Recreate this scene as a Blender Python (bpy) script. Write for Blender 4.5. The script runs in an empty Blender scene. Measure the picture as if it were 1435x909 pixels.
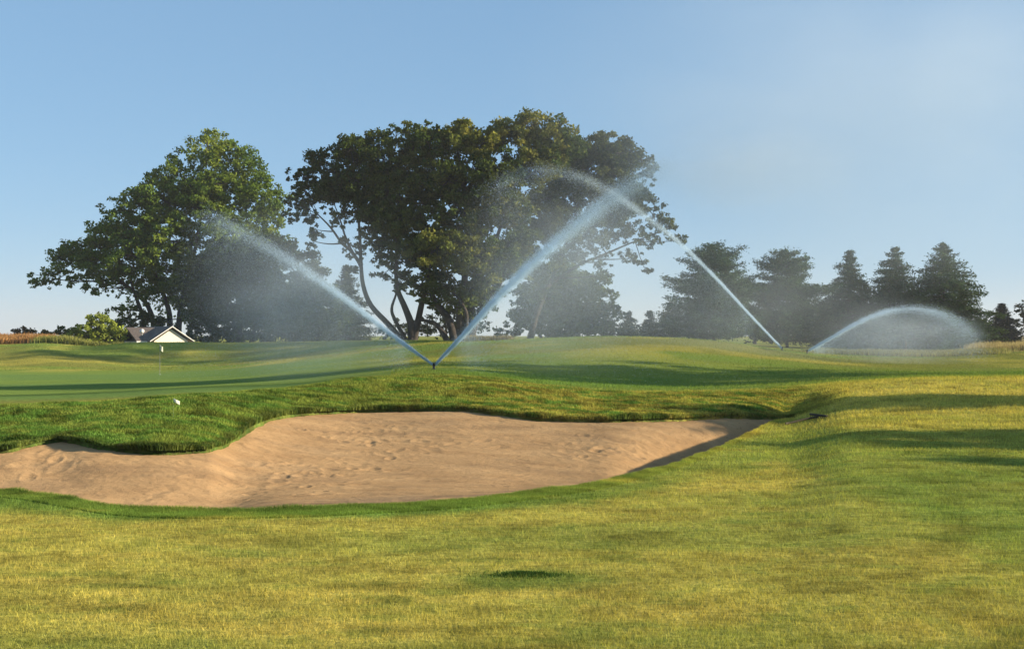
import bpy, math, random
import numpy as np
from mathutils import Vector
random.seed(7)
RNG = np.random.default_rng(11)
PI = math.pi

# ------------------------------------------------------------------ scene, world, camera
scene = bpy.context.scene
COL = scene.collection
F, UC, VH, HC = 1600.0, 717.5, 470.0, 1.6      # lens in photo pixels, optical column, horizon row, eye height

def at(u, v, D):
    """a direction of sight (photo column, row) taken to the distance D -> a world point"""
    return np.array([(u - UC) / F * D, D, HC - (v - VH) / F * D])

scene.render.engine = 'CYCLES'
scene.cycles.use_denoising = True
scene.cycles.max_bounces = 6
scene.cycles.diffuse_bounces = 3
scene.cycles.glossy_bounces = 2
scene.cycles.transmission_bounces = 4
scene.cycles.transparent_max_bounces = 12
scene.cycles.volume_bounces = 2
scene.cycles.volume_step_rate = 1.0
scene.cycles.caustics_reflective = False
scene.cycles.caustics_refractive = False
scene.view_settings.view_transform = 'Standard'
scene.view_settings.look = 'None'
scene.view_settings.gamma = 1
scene.view_settings.exposure = 0.98

SUN_EL, SUN_AZ = math.radians(17), math.radians(-8)     # azimuth measured from +X (right) towards +Y (away)
SUN = np.array([math.cos(SUN_EL) * math.cos(SUN_AZ), math.cos(SUN_EL) * math.sin(SUN_AZ), math.sin(SUN_EL)])

world = bpy.data.worlds.new("World")
scene.world = world
world.use_nodes = True
wn = world.node_tree
wn.nodes.clear()
sky = wn.nodes.new('ShaderNodeTexSky')
sky.sky_type = 'NISHITA'
sky.sun_disc = False
sky.sun_elevation = SUN_EL
sky.sun_rotation = PI / 2 - SUN_AZ
sky.air_density = 1.0
sky.dust_density = 0.2
sky.ozone_density = 8.0
sky.altitude = 1500
bg = wn.nodes.new('ShaderNodeBackground')
bg.inputs['Strength'].default_value = 0.15
wo = wn.nodes.new('ShaderNodeOutputWorld')
gm = wn.nodes.new('ShaderNodeGamma'); gm.inputs['Gamma'].default_value = .36
hs = wn.nodes.new('ShaderNodeHueSaturation'); hs.inputs['Saturation'].default_value = 1.25
wn.links.new(sky.outputs[0], gm.inputs[0]); wn.links.new(gm.outputs[0], hs.inputs['Color'])
tn = wn.nodes.new('ShaderNodeVectorMath'); tn.operation = 'MULTIPLY'; tn.inputs[1].default_value = (1.53, 1.48, 1.47)
wn.links.new(hs.outputs[0], tn.inputs[0]); wn.links.new(tn.outputs[0], bg.inputs[0])
wn.links.new(bg.outputs[0], wo.inputs[0])

sun_data = bpy.data.lights.new('sun', 'SUN')
sun_data.energy = 5.0
sun_data.angle = math.radians(0.55)
sun_data.color = (1.0, 0.86, 0.64)
sun = bpy.data.objects.new('sun', sun_data)
COL.objects.link(sun)
sun.rotation_euler = Vector(SUN).to_track_quat('Z', 'Y').to_euler()
sun.location = (60, 20, 60)

cam_data = bpy.data.cameras.new('camera')
cam_data.sensor_width = 36
cam_data.lens = 36 * F / 1435
cam_data.shift_y = (VH - 454.5) / 1435
cam_data.clip_start = 0.1
cam_data.clip_end = 6000
cam = bpy.data.objects.new('camera', cam_data)
COL.objects.link(cam)
cam.location = (0, 0, HC)
cam.rotation_euler = (PI / 2, 0, 0)
scene.camera = cam

# ------------------------------------------------------------------ helpers
def tag(o, label=None, cat=None, group=None, kind=None):
    if label: o['label'] = label
    if cat: o['category'] = cat
    if group: o['group'] = group
    if kind: o['kind'] = kind
    return o

def empty(name, loc):
    o = bpy.data.objects.new(name, None)
    o.empty_display_size = 0.3
    COL.objects.link(o)
    o.location = tuple(float(c) for c in loc)
    return o

def link_mesh(name, me, mat, parent=None, loc=None):
    o = bpy.data.objects.new(name, me)
    COL.objects.link(o)
    if mat is not None: me.materials.append(mat)
    if parent is not None: o.parent = parent
    if loc is not None: o.location = tuple(float(c) for c in loc)
    return o

def np_mesh(name, verts, faces, smooth=False):
    """faces: (n,k) int array"""
    me = bpy.data.meshes.new(name)
    verts = np.asarray(verts, np.float32); faces = np.asarray(faces, np.int32)
    n, k = faces.shape
    me.vertices.add(len(verts)); me.vertices.foreach_set('co', verts.ravel())
    me.loops.add(n * k); me.loops.foreach_set('vertex_index', faces.ravel())
    me.polygons.add(n); me.polygons.foreach_set('loop_start', np.arange(0, n * k, k, dtype=np.int32))
    me.polygons.foreach_set('use_smooth', np.full(n, smooth, dtype=bool))
    me.update(calc_edges=True)
    return me

def face_attr(me, name, vals):
    a = me.attributes.new(name, 'FLOAT', 'FACE'); a.data.foreach_set('value', np.asarray(vals, np.float32))

def face_col(me, name, vals):
    a = me.attributes.new(name, 'FLOAT_COLOR', 'FACE')
    v = np.ones((len(vals), 4), np.float32); v[:, :3] = vals
    a.data.foreach_set('color', v.ravel())

def point_col(me, name, vals):
    a = me.attributes.new(name, 'FLOAT_COLOR', 'POINT')
    v = np.ones((len(vals), 4), np.float32); v[:, :3] = vals
    a.data.foreach_set('color', v.ravel())

class Geo:
    """collects quads / triangles (as quads with a repeated corner avoided) of boxes, tubes, lathes"""
    def __init__(self): self.v = []; self.f = []
    def box(self, x0, x1, y0, y1, z0, z1):
        b = len(self.v)
        self.v += [(x0,y0,z0),(x1,y0,z0),(x1,y1,z0),(x0,y1,z0),(x0,y0,z1),(x1,y0,z1),(x1,y1,z1),(x0,y1,z1)]
        self.f += [tuple(b+i for i in q) for q in ((0,3,2,1),(4,5,6,7),(0,1,5,4),(1,2,6,5),(2,3,7,6),(3,0,4,7))]
    def poly(self, pts):
        b = len(self.v); self.v += [tuple(p) for p in pts]; self.f.append(tuple(range(b, b+len(pts))))
    def prism(self, pts, d):
        """closed polygon pts pushed along vector d"""
        n = len(pts); b = len(self.v)
        self.v += [tuple(p) for p in pts] + [tuple(np.add(p, d)) for p in pts]
        self.f.append(tuple(range(b, b+n))[::-1]); self.f.append(tuple(range(b+n, b+2*n)))
        for i in range(n):
            j = (i+1) % n; self.f.append((b+i, b+j, b+n+j, b+n+i))
    def tube(self, pts, rad, n=8, cap=True):
        pts = [np.array(p, float) for p in pts]; b = len(self.v)
        for i, p in enumerate(pts):
            t = pts[min(i+1, len(pts)-1)] - pts[max(i-1, 0)]; t /= (np.linalg.norm(t) + 1e-9)
            a = np.array([0,0,1.0]) if abs(t[2]) < 0.9 else np.array([1.0,0,0])
            s = np.cross(t, a); s /= np.linalg.norm(s); w = np.cross(t, s)
            for k in range(n):
                an = 2*PI*k/n; self.v.append(tuple(p + rad[i]*(math.cos(an)*s + math.sin(an)*w)))
        for i in range(len(pts)-1):
            for k in range(n):
                l = (k+1) % n; self.f.append((b+i*n+k, b+i*n+l, b+(i+1)*n+l, b+(i+1)*n+k))
        if cap:
            self.f.append(tuple(b+k for k in range(n))); e = b+(len(pts)-1)*n
            self.f.append(tuple(e+k for k in range(n))[::-1])
    def lathe(self, prof, c=(0,0,0), n=16):
        self.tube([(c[0], c[1], c[2]+z) for r, z in prof], [max(r, 1e-4) for r, z in prof], n)
    def build(self, name, mat, parent=None, loc=None, smooth=False):
        me = bpy.data.meshes.new(name); me.from_pydata([tuple(float(c) for c in p) for p in self.v], [], self.f)
        me.update()
        if smooth: me.polygons.foreach_set('use_smooth', [True]*len(me.polygons))
        return link_mesh(name, me, mat, parent, loc)

# smooth 2-D value noise
_LAT = RNG.random((256, 256)).astype(np.float64)
def vnoise(x, y):
    xi = np.floor(x).astype(int); yi = np.floor(y).astype(int); fx = x - xi; fy = y - yi
    fx = fx*fx*(3-2*fx); fy = fy*fy*(3-2*fy)
    a = _LAT[xi & 255, yi & 255]; b = _LAT[(xi+1) & 255, yi & 255]; c = _LAT[xi & 255, (yi+1) & 255]; d = _LAT[(xi+1) & 255, (yi+1) & 255]
    return (a*(1-fx)+b*fx)*(1-fy) + (c*(1-fx)+d*fx)*fy
def fbm(x, y, o=4):
    s = 0; a = 1; t = 0
    for i in range(o):
        s = s + a*vnoise(x*2**i + 17.3*i, y*2**i + 5.1*i); t += a; a *= 0.5
    return s / t
def sst(a, b, x):
    t = np.clip((x - a) / (b - a), 0, 1); return t*t*(3-2*t)

def pchip(xs, ys, x):
    xs = np.asarray(xs, float); ys = np.asarray(ys, float)
    h = np.diff(xs); d = np.diff(ys) / h; m = np.zeros(len(xs))
    for i in range(1, len(xs)-1):
        if d[i-1]*d[i] > 0:
            w1 = 2*h[i]+h[i-1]; w2 = h[i]+2*h[i-1]; m[i] = (w1+w2)/(w1/d[i-1]+w2/d[i])
    m[0] = 0; m[-1] = 0
    x = np.clip(x, xs[0], xs[-1]); i = np.clip(np.searchsorted(xs, x) - 1, 0, len(xs)-2)
    t = (x - xs[i]) / h[i]
    return ((2*t**3-3*t**2+1)*ys[i] + (t**3-2*t**2+t)*h[i]*m[i] + (-2*t**3+3*t**2)*ys[i+1] + (t**3-t**2)*h[i]*m[i+1])

# ------------------------------------------------------------------ lie of the land: heights along lines of sight
UG = np.arange(-600, 2001, 4.0)
def curve(tab_D, tab_v=None, tab_z=None):
    D = pchip([a for a, b in tab_D], [b for a, b in tab_D], UG)
    if tab_v is not None:
        v = pchip([a for a, b in tab_v], [b for a, b in tab_v], UG); z = HC - (v - VH)/F*D
    else:
        z = pchip([a for a, b in tab_z], [b for a, b in tab_z], UG)
    return D, z
V1 = [(-600,690),(-300,690),(0,688),(70,696),(150,708),(250,714),(340,716),(420,714),(530,709),(640,702),(760,688),(850,674),(950,648),(1000,630),(1045,611),(1095,588)]
T1D = [(u, 2560/(v-470)) for u, v in V1] + [(1200,20.5),(1435,18),(2000,18)]
C1 = curve(T1D, tab_z=[(-600,0),(1095,0),(1200,.26),(1435,.20),(2000,.3)])
V3 = [(-600,632),(-300,632),(0,628),(40,620),(80,613),(110,616),(150,624),(210,630),(290,627),(330,612),(352,595),(420,577),(530,572),(640,571),(700,577),(760,584),(850,587),(950,585),(1030,581),(1100,583),(1200,557),(1435,553),(2000,550)]
C3 = curve([(-600,11.9),(-450,14),(-300,15.2),(0,15.2),(80,15.8),(150,15.2),(210,15),(290,15.4),(330,16.8),(352,18),(420,20),(530,21),(640,21),(760,20.5),(850,20.5),(950,21.2),(1030,21.9),(1100,22.7),(2000,22.5)], V3)
C4 = curve([(-600,19),(0,19),(250,20),(420,23),(530,24.5),(640,25),(850,25),(1090,26),(2000,26)],
           [(-600,575),(0,572),(150,566),(250,558),(340,552),(420,545),(530,530),(600,527),(640,528),(700,533),(760,542),(850,550),(950,552),(1090,545),(1200,536),(1300,531),(1435,529),(2000,527)])
C5 = curve([(-600,42),(0,42),(250,42),(420,40),(530,37),(600,36),(2000,36)],
           [(-600,548),(0,548),(250,540),(420,531),(530,522),(600,517),(700,523),(760,528),(850,534),(950,537),(1090,533),(1200,528),(1300,526),(1435,524),(2000,522)])
C6 = curve([(-600,66),(300,66),(420,62),(530,58),(640,55),(700,52),(2000,52)],
           [(-600,524),(0,524),(224,523),(300,520),(420,512),(530,505),(600,500),(700,496),(760,493),(850,490),(950,494),(1090,506),(1200,514),(1300,517),(1435,517),(2000,515)])
C7 = curve([(-600,82),(300,82),(420,78),(530,72),(640,67),(2000,66)],
           [(-600,500),(0,505),(60,500),(130,504),(224,511),(420,500),(530,490),(600,484),(640,481),(700,477),(760,474),(850,471.5),(950,474),(1020,480),(1100,492),(1200,503),(1300,506),(1435,504),(2000,500)])
C8 = curve([(-600,96),(90,96),(150,92),(300,92),(420,93),(640,88),(850,82),(2000,82)],
           [(-600,484),(0,484),(60,481),(130,485),(190,480),(240,479.5),(300,480),(420,479),(530,477),(600,477),(640,478),(700,478),(850,476),(950,480),(1020,485),(1100,492),(1200,497),(1300,499),(1435,494),(2000,488)])
C9 = curve([(-600,112),(2000,110)],
           [(-600,478),(90,478),(150,510),(240,518),(300,508),(360,482),(530,480),(600,481),(700,480),(850,478),(1100,488),(1200,491),(1300,492),(1435,489),(2000,484)])
C10 = curve([(-600,170),(2000,170)], [(-600,474.5),(90,474.5),(150,482),(300,480),(400,476),(850,475),(1100,481),(1435,482),(2000,478)])
dep = pchip([-600,-500,-300,0,300,420,900,1000,1068,1104,2000], [0,0,.28,.28,.30,.32,.36,.46,.38,0,0], UG)
def soft(a, k=31): return np.convolve(np.pad(a, k//2, mode='edge'), np.hanning(k+2)[1:-1]/np.hanning(k+2)[1:-1].sum(), 'valid')
D2 = soft(C1[0] + .42*(C3[0]-C1[0])); z2 = soft(.5*(C1[1]+C3[1])) - dep
nU = len(UG)
KD = np.stack([np.full(nU, 2.0), np.full(nU, 5.0), C1[0]*.86, C1[0], D2, C3[0], C4[0], C5[0], C6[0], C7[0], C8[0], C9[0], C10[0], np.full(nU, 450.), np.full(nU, 1600.)])
KZ = np.stack([np.zeros(nU), np.zeros(nU), C1[1]*.75, C1[1], z2, C3[1], C4[1], C5[1], C6[1], C7[1], C8[1], C9[1], C10[1], np.full(nU, 1.05), np.full(nU, 0.9)])
for k in range(1, len(KD)): KD[k] = np.maximum(KD[k], KD[k-1] + 0.05)

LD = np.linspace(math.log(2.0), math.log(1600.0), 1100)         # log-distance axis of the height table
HT = np.stack([pchip(KD[:, j], KZ[:, j], np.exp(LD)) for j in range(nU)])   # (nU, nD)

def h(x, y):
    x = np.asarray(x, float); y = np.asarray(y, float)
    D = np.clip(y, 2.0, 1599.0); u = np.clip(x/D*F + UC, UG[0], UG[-1]-1e-3)
    a = (u - UG[0])/4.0; i = np.clip(a.astype(int), 0, nU-2); fa = a - i
    b = (np.log(D) - LD[0])/(LD[1]-LD[0]); j = np.clip(b.astype(int), 0, len(LD)-2); fb = b - j
    z = (HT[i,j]*(1-fa)+HT[i+1,j]*fa)*(1-fb) + (HT[i,j+1]*(1-fa)+HT[i+1,j+1]*fa)*fb
    return z + 0.035*(fbm(x*.5, y*.5, 3)-.5)*sst(4, 8, y) + 0.10*(fbm(x*.16+9, y*.16, 2)-.5)*sst(26, 40, y)*(1-sst(90, 140, y))

def sand_s(x, y):
    """distance (m) inside the bunker's edge; negative outside"""
    D = np.clip(y, 2.0, None); u = x/D*F + UC
    d1 = np.interp(u, UG, KD[3]); d3 = np.interp(u, UG, KD[5])
    wob = 0.30*(fbm(x*.9, y*.9, 3)-.5) + 0.10*(vnoise(x*5, y*5)-.5)
    s = np.minimum(D - d1, (d3 - D)*1.0)
    # distance to the right-hand and left-hand ends, and slope of the back lip
    g1 = np.abs(np.interp(u+6, UG, KD[3]) - np.interp(u-6, UG, KD[3]))/(12/F*D); g3 = np.abs(np.interp(u+6, UG, KD[5]) - np.interp(u-6, UG, KD[5]))/(12/F*D)
    s = np.minimum((D - d1)/np.sqrt(1+g1**2), (d3 - D)/np.sqrt(1+g3**2))
    s = np.minimum(s, (u + 480)/F*D)
    s = np.minimum(s, (1112 - u)/F*D)
    return s + wob*.5

def hit(u, v):
    """where the line of sight through (u, v) first meets the land"""
    D = np.exp(np.linspace(math.log(4), math.log(400), 4000)); x = (u-UC)/F*D
    vp = VH + (HC - h(x, D))/D*F
    k = np.argmax(vp <= v); return np.array([x[k], D[k], float(h(x[k], D[k]))])
def ground(u, D):
    x = (u-UC)/F*D; return np.array([x, D, float(h(x, D))])

# ------------------------------------------------------------------ what grows where (real colour of the turf)
C_DRY = np.array([.430,.350,.078]); C_YEL = np.array([.365,.318,.068]); C_GRN = np.array([.175,.230,.048]); C_LUSH = np.array([.105,.185,.034])
C_PUTT = np.array([.140,.215,.058]); C_OLV = np.array([.200,.205,.050]); C_TAN = np.array([.34,.27,.13])
def mixc(a, b, t): return a*(1-t[:, None]) + b*t[:, None]
def turf(x, y):
    x = np.asarray(x, float).ravel(); y = np.asarray(y, float).ravel()
    D = np.clip(y, 2, None); u = x/D*F+UC
    s = sand_s(x, y)
    d1 = np.interp(u, UG, KD[3]); d3 = np.interp(u, UG, KD[5]); d4 = np.interp(u, UG, KD[6])
    n1 = fbm(x*.35, y*.9, 4); n2 = fbm(x*.9+30, y*2.4+8, 4); n3 = fbm(x*2.6, y*6.0, 3); n4 = fbm(x*.12+3, y*.22, 3)
    c = mixc(np.tile(C_YEL, (len(x), 1)), C_DRY, sst(.38, .66, n2*.6+n4*.4))
    c = mixc(c, C_GRN, sst(.50, .74, n1)*.42)
    c = mixc(c, C_GRN*.8, sst(.58, .78, n3)*.5)
    # dry golden top of the right-hand rise
    gold = sst(1080, 1250, u)*sst(16, 20, y)*(1-sst(27, 34, y))
    c = mixc(c, C_DRY*1.02, gold*.75*sst(.3, .6, n2))
    # wetter, greener strip that follows the bunker's front edge and widens to the right
    w = np.interp(u, [-400, 0, 120, 300, 700, 900, 1100, 1435, 2000], [1.4, 1.1, .7, .35, .7, 1.3, 2.8, 4.0, 4.5])
    c0 = np.interp(u, [-400, 1000, 1090, 1200, 1435, 2000], [0, 0, -4.0, -5.5, -5.5, -5.0])
    dl = (d1 + c0) - D
    lush = (1 - sst(.55, 1.25, np.abs(dl - w*.35)/w))*sst(.20, .5, n2+.08)
    c = mixc(c, C_LUSH*1.15, np.clip(lush, 0, 1)*np.interp(u, [700, 1000], [.85, .5]))
    # bank above the bunker
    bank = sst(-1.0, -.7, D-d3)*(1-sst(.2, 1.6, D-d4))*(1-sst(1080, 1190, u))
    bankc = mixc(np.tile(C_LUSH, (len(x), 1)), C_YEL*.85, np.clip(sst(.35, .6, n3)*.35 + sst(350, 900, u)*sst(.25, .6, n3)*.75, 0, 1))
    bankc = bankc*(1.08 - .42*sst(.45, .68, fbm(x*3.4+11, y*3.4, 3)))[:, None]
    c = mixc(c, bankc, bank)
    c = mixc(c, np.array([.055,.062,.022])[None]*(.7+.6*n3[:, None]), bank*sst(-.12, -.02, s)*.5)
    n5 = fbm(x*4.2, y*5.5, 4); n6 = fbm(x*1.6+50, y*4.5, 3)
    near = 1 - sst(.2, 1.8, D-d4)
    c = c*(1.12 + (near*(1.15*(n5-.5) + .7*(n6-.5)))[:, None])
    c = mixc(c, C_GRN*.75, sst(.56, .72, n5)*near*.45)
    dd = np.sqrt(((x-.10)/.75)**2 + ((y-7.55)/.42)**2); c = mixc(c, C_GRN*.95, (1-sst(.35, 1.0, dd + .5*(n5-.5)))*.8)
    # beyond the crest
    far = sst(.2, 1.8, D-d4)
    fc = mixc(np.tile(C_OLV, (len(x), 1)), C_GRN, sst(.40, .65, n4))
    fc = mixc(fc, C_YEL*1.0, sst(.50, .72, fbm(x*.25, y*.2, 3))*.7)
    vall = (1-sst(44, 52, y))*sst(560, 700, u)
    fc = mixc(fc, C_LUSH*1.2, vall*.6)
    putt = (1-sst(430, 600, u))*sst(20.5, 23, y)*(1-sst(66, 72, y))
    pc = mixc(np.tile(C_PUTT, (len(x), 1)), C_PUTT*np.array([1.18,1.08,.9]), sst(.45, .55, n4))
    fc = mixc(fc, pc, putt)
    fc = mixc(fc, C_TAN*.9, sst(100, 108, y)*(1-sst(60, 130, u)))
    fc = mixc(fc, C_TAN*.85, sst(84, 92, y)*sst(1330, 1390, u))
    c = mixc(c, fc, far)
    return c

# ------------------------------------------------------------------ materials
def new_mat(name):
    m = bpy.data.materials.new(name); m.use_nodes = True; nt = m.node_tree; nt.nodes.clear()
    return m, nt, nt.nodes.new('ShaderNodeOutputMaterial')
def principled(name, col, rough=.6, metal=0, noise=0, nscale=20, bump=0):
    m, nt, out = new_mat(name); p = nt.nodes.new('ShaderNodeBsdfPrincipled')
    p.inputs['Roughness'].default_value = rough; p.inputs['Metallic'].default_value = metal
    tc = nt.nodes.new('ShaderNodeTexCoord'); n = nt.nodes.new('ShaderNodeTexNoise'); n.inputs['Scale'].default_value = nscale; n.inputs['Detail'].default_value = 5
    nt.links.new(tc.outputs['Object'], n.inputs['Vector'])
    r = nt.nodes.new('ShaderNodeValToRGB'); r.color_ramp.elements[0].position = .3; r.color_ramp.elements[1].position = .7
    r.color_ramp.elements[0].color = (*[c*(1-noise) for c in col], 1); r.color_ramp.elements[1].color = (*[min(1, c*(1+noise)) for c in col], 1)
    nt.links.new(n.outputs['Fac'], r.inputs['Fac']); nt.links.new(r.outputs['Color'], p.inputs['Base Color'])
    if bump:
        b = nt.nodes.new('ShaderNodeBump'); b.inputs['Strength'].default_value = bump; b.inputs['Distance'].default_value = .03
        nt.links.new(n.outputs['Fac'], b.inputs['Height']); nt.links.new(b.outputs[0], p.inputs['Normal'])
    nt.links.new(p.outputs[0], out.inputs[0]); return m
def attr_mat(name, attr='Col', trans=.3, fine=0, fscale=(3, 9, 3), bump=0, bscale=14, rough=.75, gloss=.0):
    """diffuse + translucent leaf or turf; colour from the mesh attribute, broken up by fine noise"""
    m, nt, out = new_mat(name); L = nt.links.new
    a = nt.nodes.new('ShaderNodeAttribute'); a.attribute_name = attr; col = a.outputs['Color']
    geo = nt.nodes.new('ShaderNodeNewGeometry')
    if fine:
        mp = nt.nodes.new('ShaderNodeMapping'); mp.inputs['Scale'].default_value = fscale
        L(geo.outputs['Position'], mp.inputs['Vector'])
        n = nt.nodes.new('ShaderNodeTexNoise'); n.inputs['Scale'].default_value = 1; n.inputs['Detail'].default_value = 8; n.inputs['Roughness'].default_value = .7
        L(mp.outputs[0], n.inputs['Vector'])
        mr = nt.nodes.new('ShaderNodeMapRange'); mr.inputs['From Min'].default_value = .3; mr.inputs['From Max'].default_value = .7
        mr.inputs['To Min'].default_value = 1-fine; mr.inputs['To Max'].default_value = 1+fine; L(n.outputs['Fac'], mr.inputs['Value'])
        vm = nt.nodes.new('ShaderNodeVectorMath'); vm.operation = 'SCALE'; L(col, vm.inputs[0]); L(mr.outputs[0], vm.inputs['Scale']); col = vm.outputs[0]
    d = nt.nodes.new('ShaderNodeBsdfDiffuse'); d.inputs['Roughness'].default_value = .3; L(col, d.inputs['Color']); sh = d.outputs[0]
    if bump:
        n2 = nt.nodes.new('ShaderNodeTexNoise'); n2.inputs['Scale'].default_value = bscale; n2.inputs['Detail'].default_value = 6; n2.inputs['Roughness'].default_value = .65
        L(geo.outputs['Position'], n2.inputs['Vector'])
        b = nt.nodes.new('ShaderNodeBump'); b.inputs['Strength'].default_value = bump; b.inputs['Distance'].default_value = .05
        L(n2.outputs['Fac'], b.inputs['Height']); L(b.outputs[0], d.inputs['Normal'])
    if trans:
        t = nt.nodes.new('ShaderNodeBsdfTranslucent')
        tm = nt.nodes.new('ShaderNodeVectorMath'); tm.operation = 'MULTIPLY'; tm.inputs[1].default_value = (1.15, 1.2, .75); L(col, tm.inputs[0]); L(tm.outputs[0], t.inputs['Color'])
        mx = nt.nodes.new('ShaderNodeMixShader'); mx.inputs[0].default_value = trans; L(sh, mx.inputs[1]); L(t.outputs[0], mx.inputs[2]); sh = mx.outputs[0]
    if gloss:
        g = nt.nodes.new('ShaderNodeBsdfGlossy'); g.inputs['Roughness'].default_value = .45; g.inputs['Color'].default_value = (.8,.8,.8,1)
        mg = nt.nodes.new('ShaderNodeMixShader'); mg.inputs[0].default_value = gloss; L(sh, mg.inputs[1]); L(g.outputs[0], mg.inputs[2]); sh = mg.outputs[0]
    L(sh, out.inputs[0]); return m

M_TURF = attr_mat('turf', trans=0, fine=.42, fscale=(7, 16, 7), bump=.9, bscale=16)
M_BLADE = attr_mat('grass_blade', trans=.35, gloss=.0)
M_LEAF = attr_mat('leaf', trans=.24, gloss=0)
M_NEEDLE = attr_mat('needle', trans=.12)
M_BARK = principled('bark', (.038,.031,.026), .9, noise=.5, nscale=3, bump=.6)
M_PALE_BARK = principled('pale_bark', (.17,.15,.12), .9, noise=.4, nscale=3, bump=.5)

def sand_mat():
    m, nt, out = new_mat('sand'); L = nt.links.new
    geo = nt.nodes.new('ShaderNodeNewGeometry')
    def noise(s, det=6, ro=.6, scale=(1,1,1)):
        mp = nt.nodes.new('ShaderNodeMapping'); mp.inputs['Scale'].default_value = scale; L(geo.outputs['Position'], mp.inputs['Vector'])
        n = nt.nodes.new('ShaderNodeTexNoise'); n.inputs['Scale'].default_value = s; n.inputs['Detail'].default_value = det; n.inputs['Roughness'].default_value = ro
        L(mp.outputs[0], n.inputs['Vector']); return n.outputs['Fac']
    a = noise(1.1, 5, .6, (1, 2, 1)); b = noise(45, 4, .7)
    r = nt.nodes.new('ShaderNodeValToRGB'); e = r.color_ramp.elements
    e[0].position = .30; e[0].color = (.345,.212,.105,1); e[1].position = .72; e[1].color = (.47,.300,.150,1)
    L(a, r.inputs['Fac'])
    mr = nt.nodes.new('ShaderNodeMapRange'); mr.inputs['To Min'].default_value = .78; mr.inputs['To Max'].default_value = 1.22; L(b, mr.inputs['Value'])
    vm = nt.nodes.new('ShaderNodeVectorMath'); vm.operation = 'SCALE'; at_ = nt.nodes.new('ShaderNodeAttribute'); at_.attribute_name = 'Col'
    ml = nt.nodes.new('ShaderNodeVectorMath'); ml.operation = 'MULTIPLY'; L(r.outputs[0], ml.inputs[0]); L(at_.outputs['Color'], ml.inputs[1])
    L(ml.outputs[0], vm.inputs[0]); L(mr.outputs[0], vm.inputs['Scale'])
    d = nt.nodes.new('ShaderNodeBsdfDiffuse'); d.inputs['Roughness'].default_value = .6; L(vm.outputs[0], d.inputs['Color'])
    c1 = noise(9, 8, .72, (1, 1.5, 1)); 
    b1 = nt.nodes.new('ShaderNodeBump'); b1.inputs['Strength'].default_value = .42; b1.inputs['Distance'].default_value = .05; L(c1, b1.inputs['Height'])
    b2 = nt.nodes.new('ShaderNodeBump'); b2.inputs['Strength'].default_value = .35; b2.inputs['Distance'].default_value = .012; L(b, b2.inputs['Height']); L(b1.outputs[0], b2.inputs['Normal'])
    L(b2.outputs[0], d.inputs['Normal']); L(d.outputs[0], out.inputs[0]); return m
M_SAND = sand_mat()

# ------------------------------------------------------------------ ground sheet
us = np.concatenate([np.array([-9000,-6500,-4500,-3200,-2300,-1700,-1300,-1000,-800]), np.linspace(-650,-70,45), np.linspace(-60,1495,1080), np.linspace(1510,2100,45), np.array([2300,2600,3100,3800,5000,7000,10000])])
Ds = np.concatenate([np.exp(np.linspace(math.log(2), math.log(5), 25))[:-1], np.exp(np.linspace(math.log(5), math.log(30), 480))[:-1], np.exp(np.linspace(math.log(30), math.log(120), 230))[:-1], np.exp(np.linspace(math.log(120), math.log(1500), 60))])
slope = (us-UC)/F
Y = np.concatenate([np.array([-50,-25,-10,-3,0.0]), Ds]); Wd = np.where(Y < 2, 2+(2-Y)*1.0, Y)
XX = np.clip(slope[None, :]*Wd[:, None], -1450, 1450); YY = np.repeat(Y[:, None], len(us), 1)
ZZ = h(XX, YY); S = sand_s(XX, YY)
ZG = ZZ - .75*sst(-.02, .12, S)
nr, nc = XX.shape
idx = np.arange(nr*nc).reshape(nr, nc)
faces = np.stack([idx[:-1,:-1], idx[:-1,1:], idx[1:,1:], idx[1:,:-1]], -1).reshape(-1, 4)
me = np_mesh('ground', np.stack([XX, YY, ZG], -1).reshape(-1, 3), faces, True)
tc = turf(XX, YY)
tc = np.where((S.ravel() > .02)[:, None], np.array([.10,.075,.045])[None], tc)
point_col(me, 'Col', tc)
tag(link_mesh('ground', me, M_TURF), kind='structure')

# sand: its own sheet, a few cm below the turf's edge, with footprints and rake ridges
def sand_z(x, y):
    D = np.clip(y, 2, None); u = x/D*F+UC; d1 = np.interp(u, UG, KD[3]); d3 = np.interp(u, UG, KD[5])
    t = (D-d1)/np.maximum(d3-d1, .1)
    z = h(x, y) - .075 - .34*sst(840, 980, u)*(1-sst(.5, .98, t))*sst(0, .25, D-d1)      # cut deeper along the right-hand edge
    z = z + .022*(fbm(x*.9, y*1.2, 4)-.5) + .020*(fbm(x*4.5, y*8, 4)-.5)*(.4+1.2*vnoise(x*.6, y*.8)) + .008*(fbm(x*15, y*24, 2)-.5)
    return z
rows = np.exp(np.linspace(math.log(9.8), math.log(23.5), 430)); cols = np.linspace(-490, 1110, 1000)
X2 = ((cols-UC)/F)[None, :]*rows[:, None]; Y2 = np.repeat(rows[:, None], len(cols), 1)
Z2 = sand_z(X2, Y2)
S2 = sand_s(X2, Y2)
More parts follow.
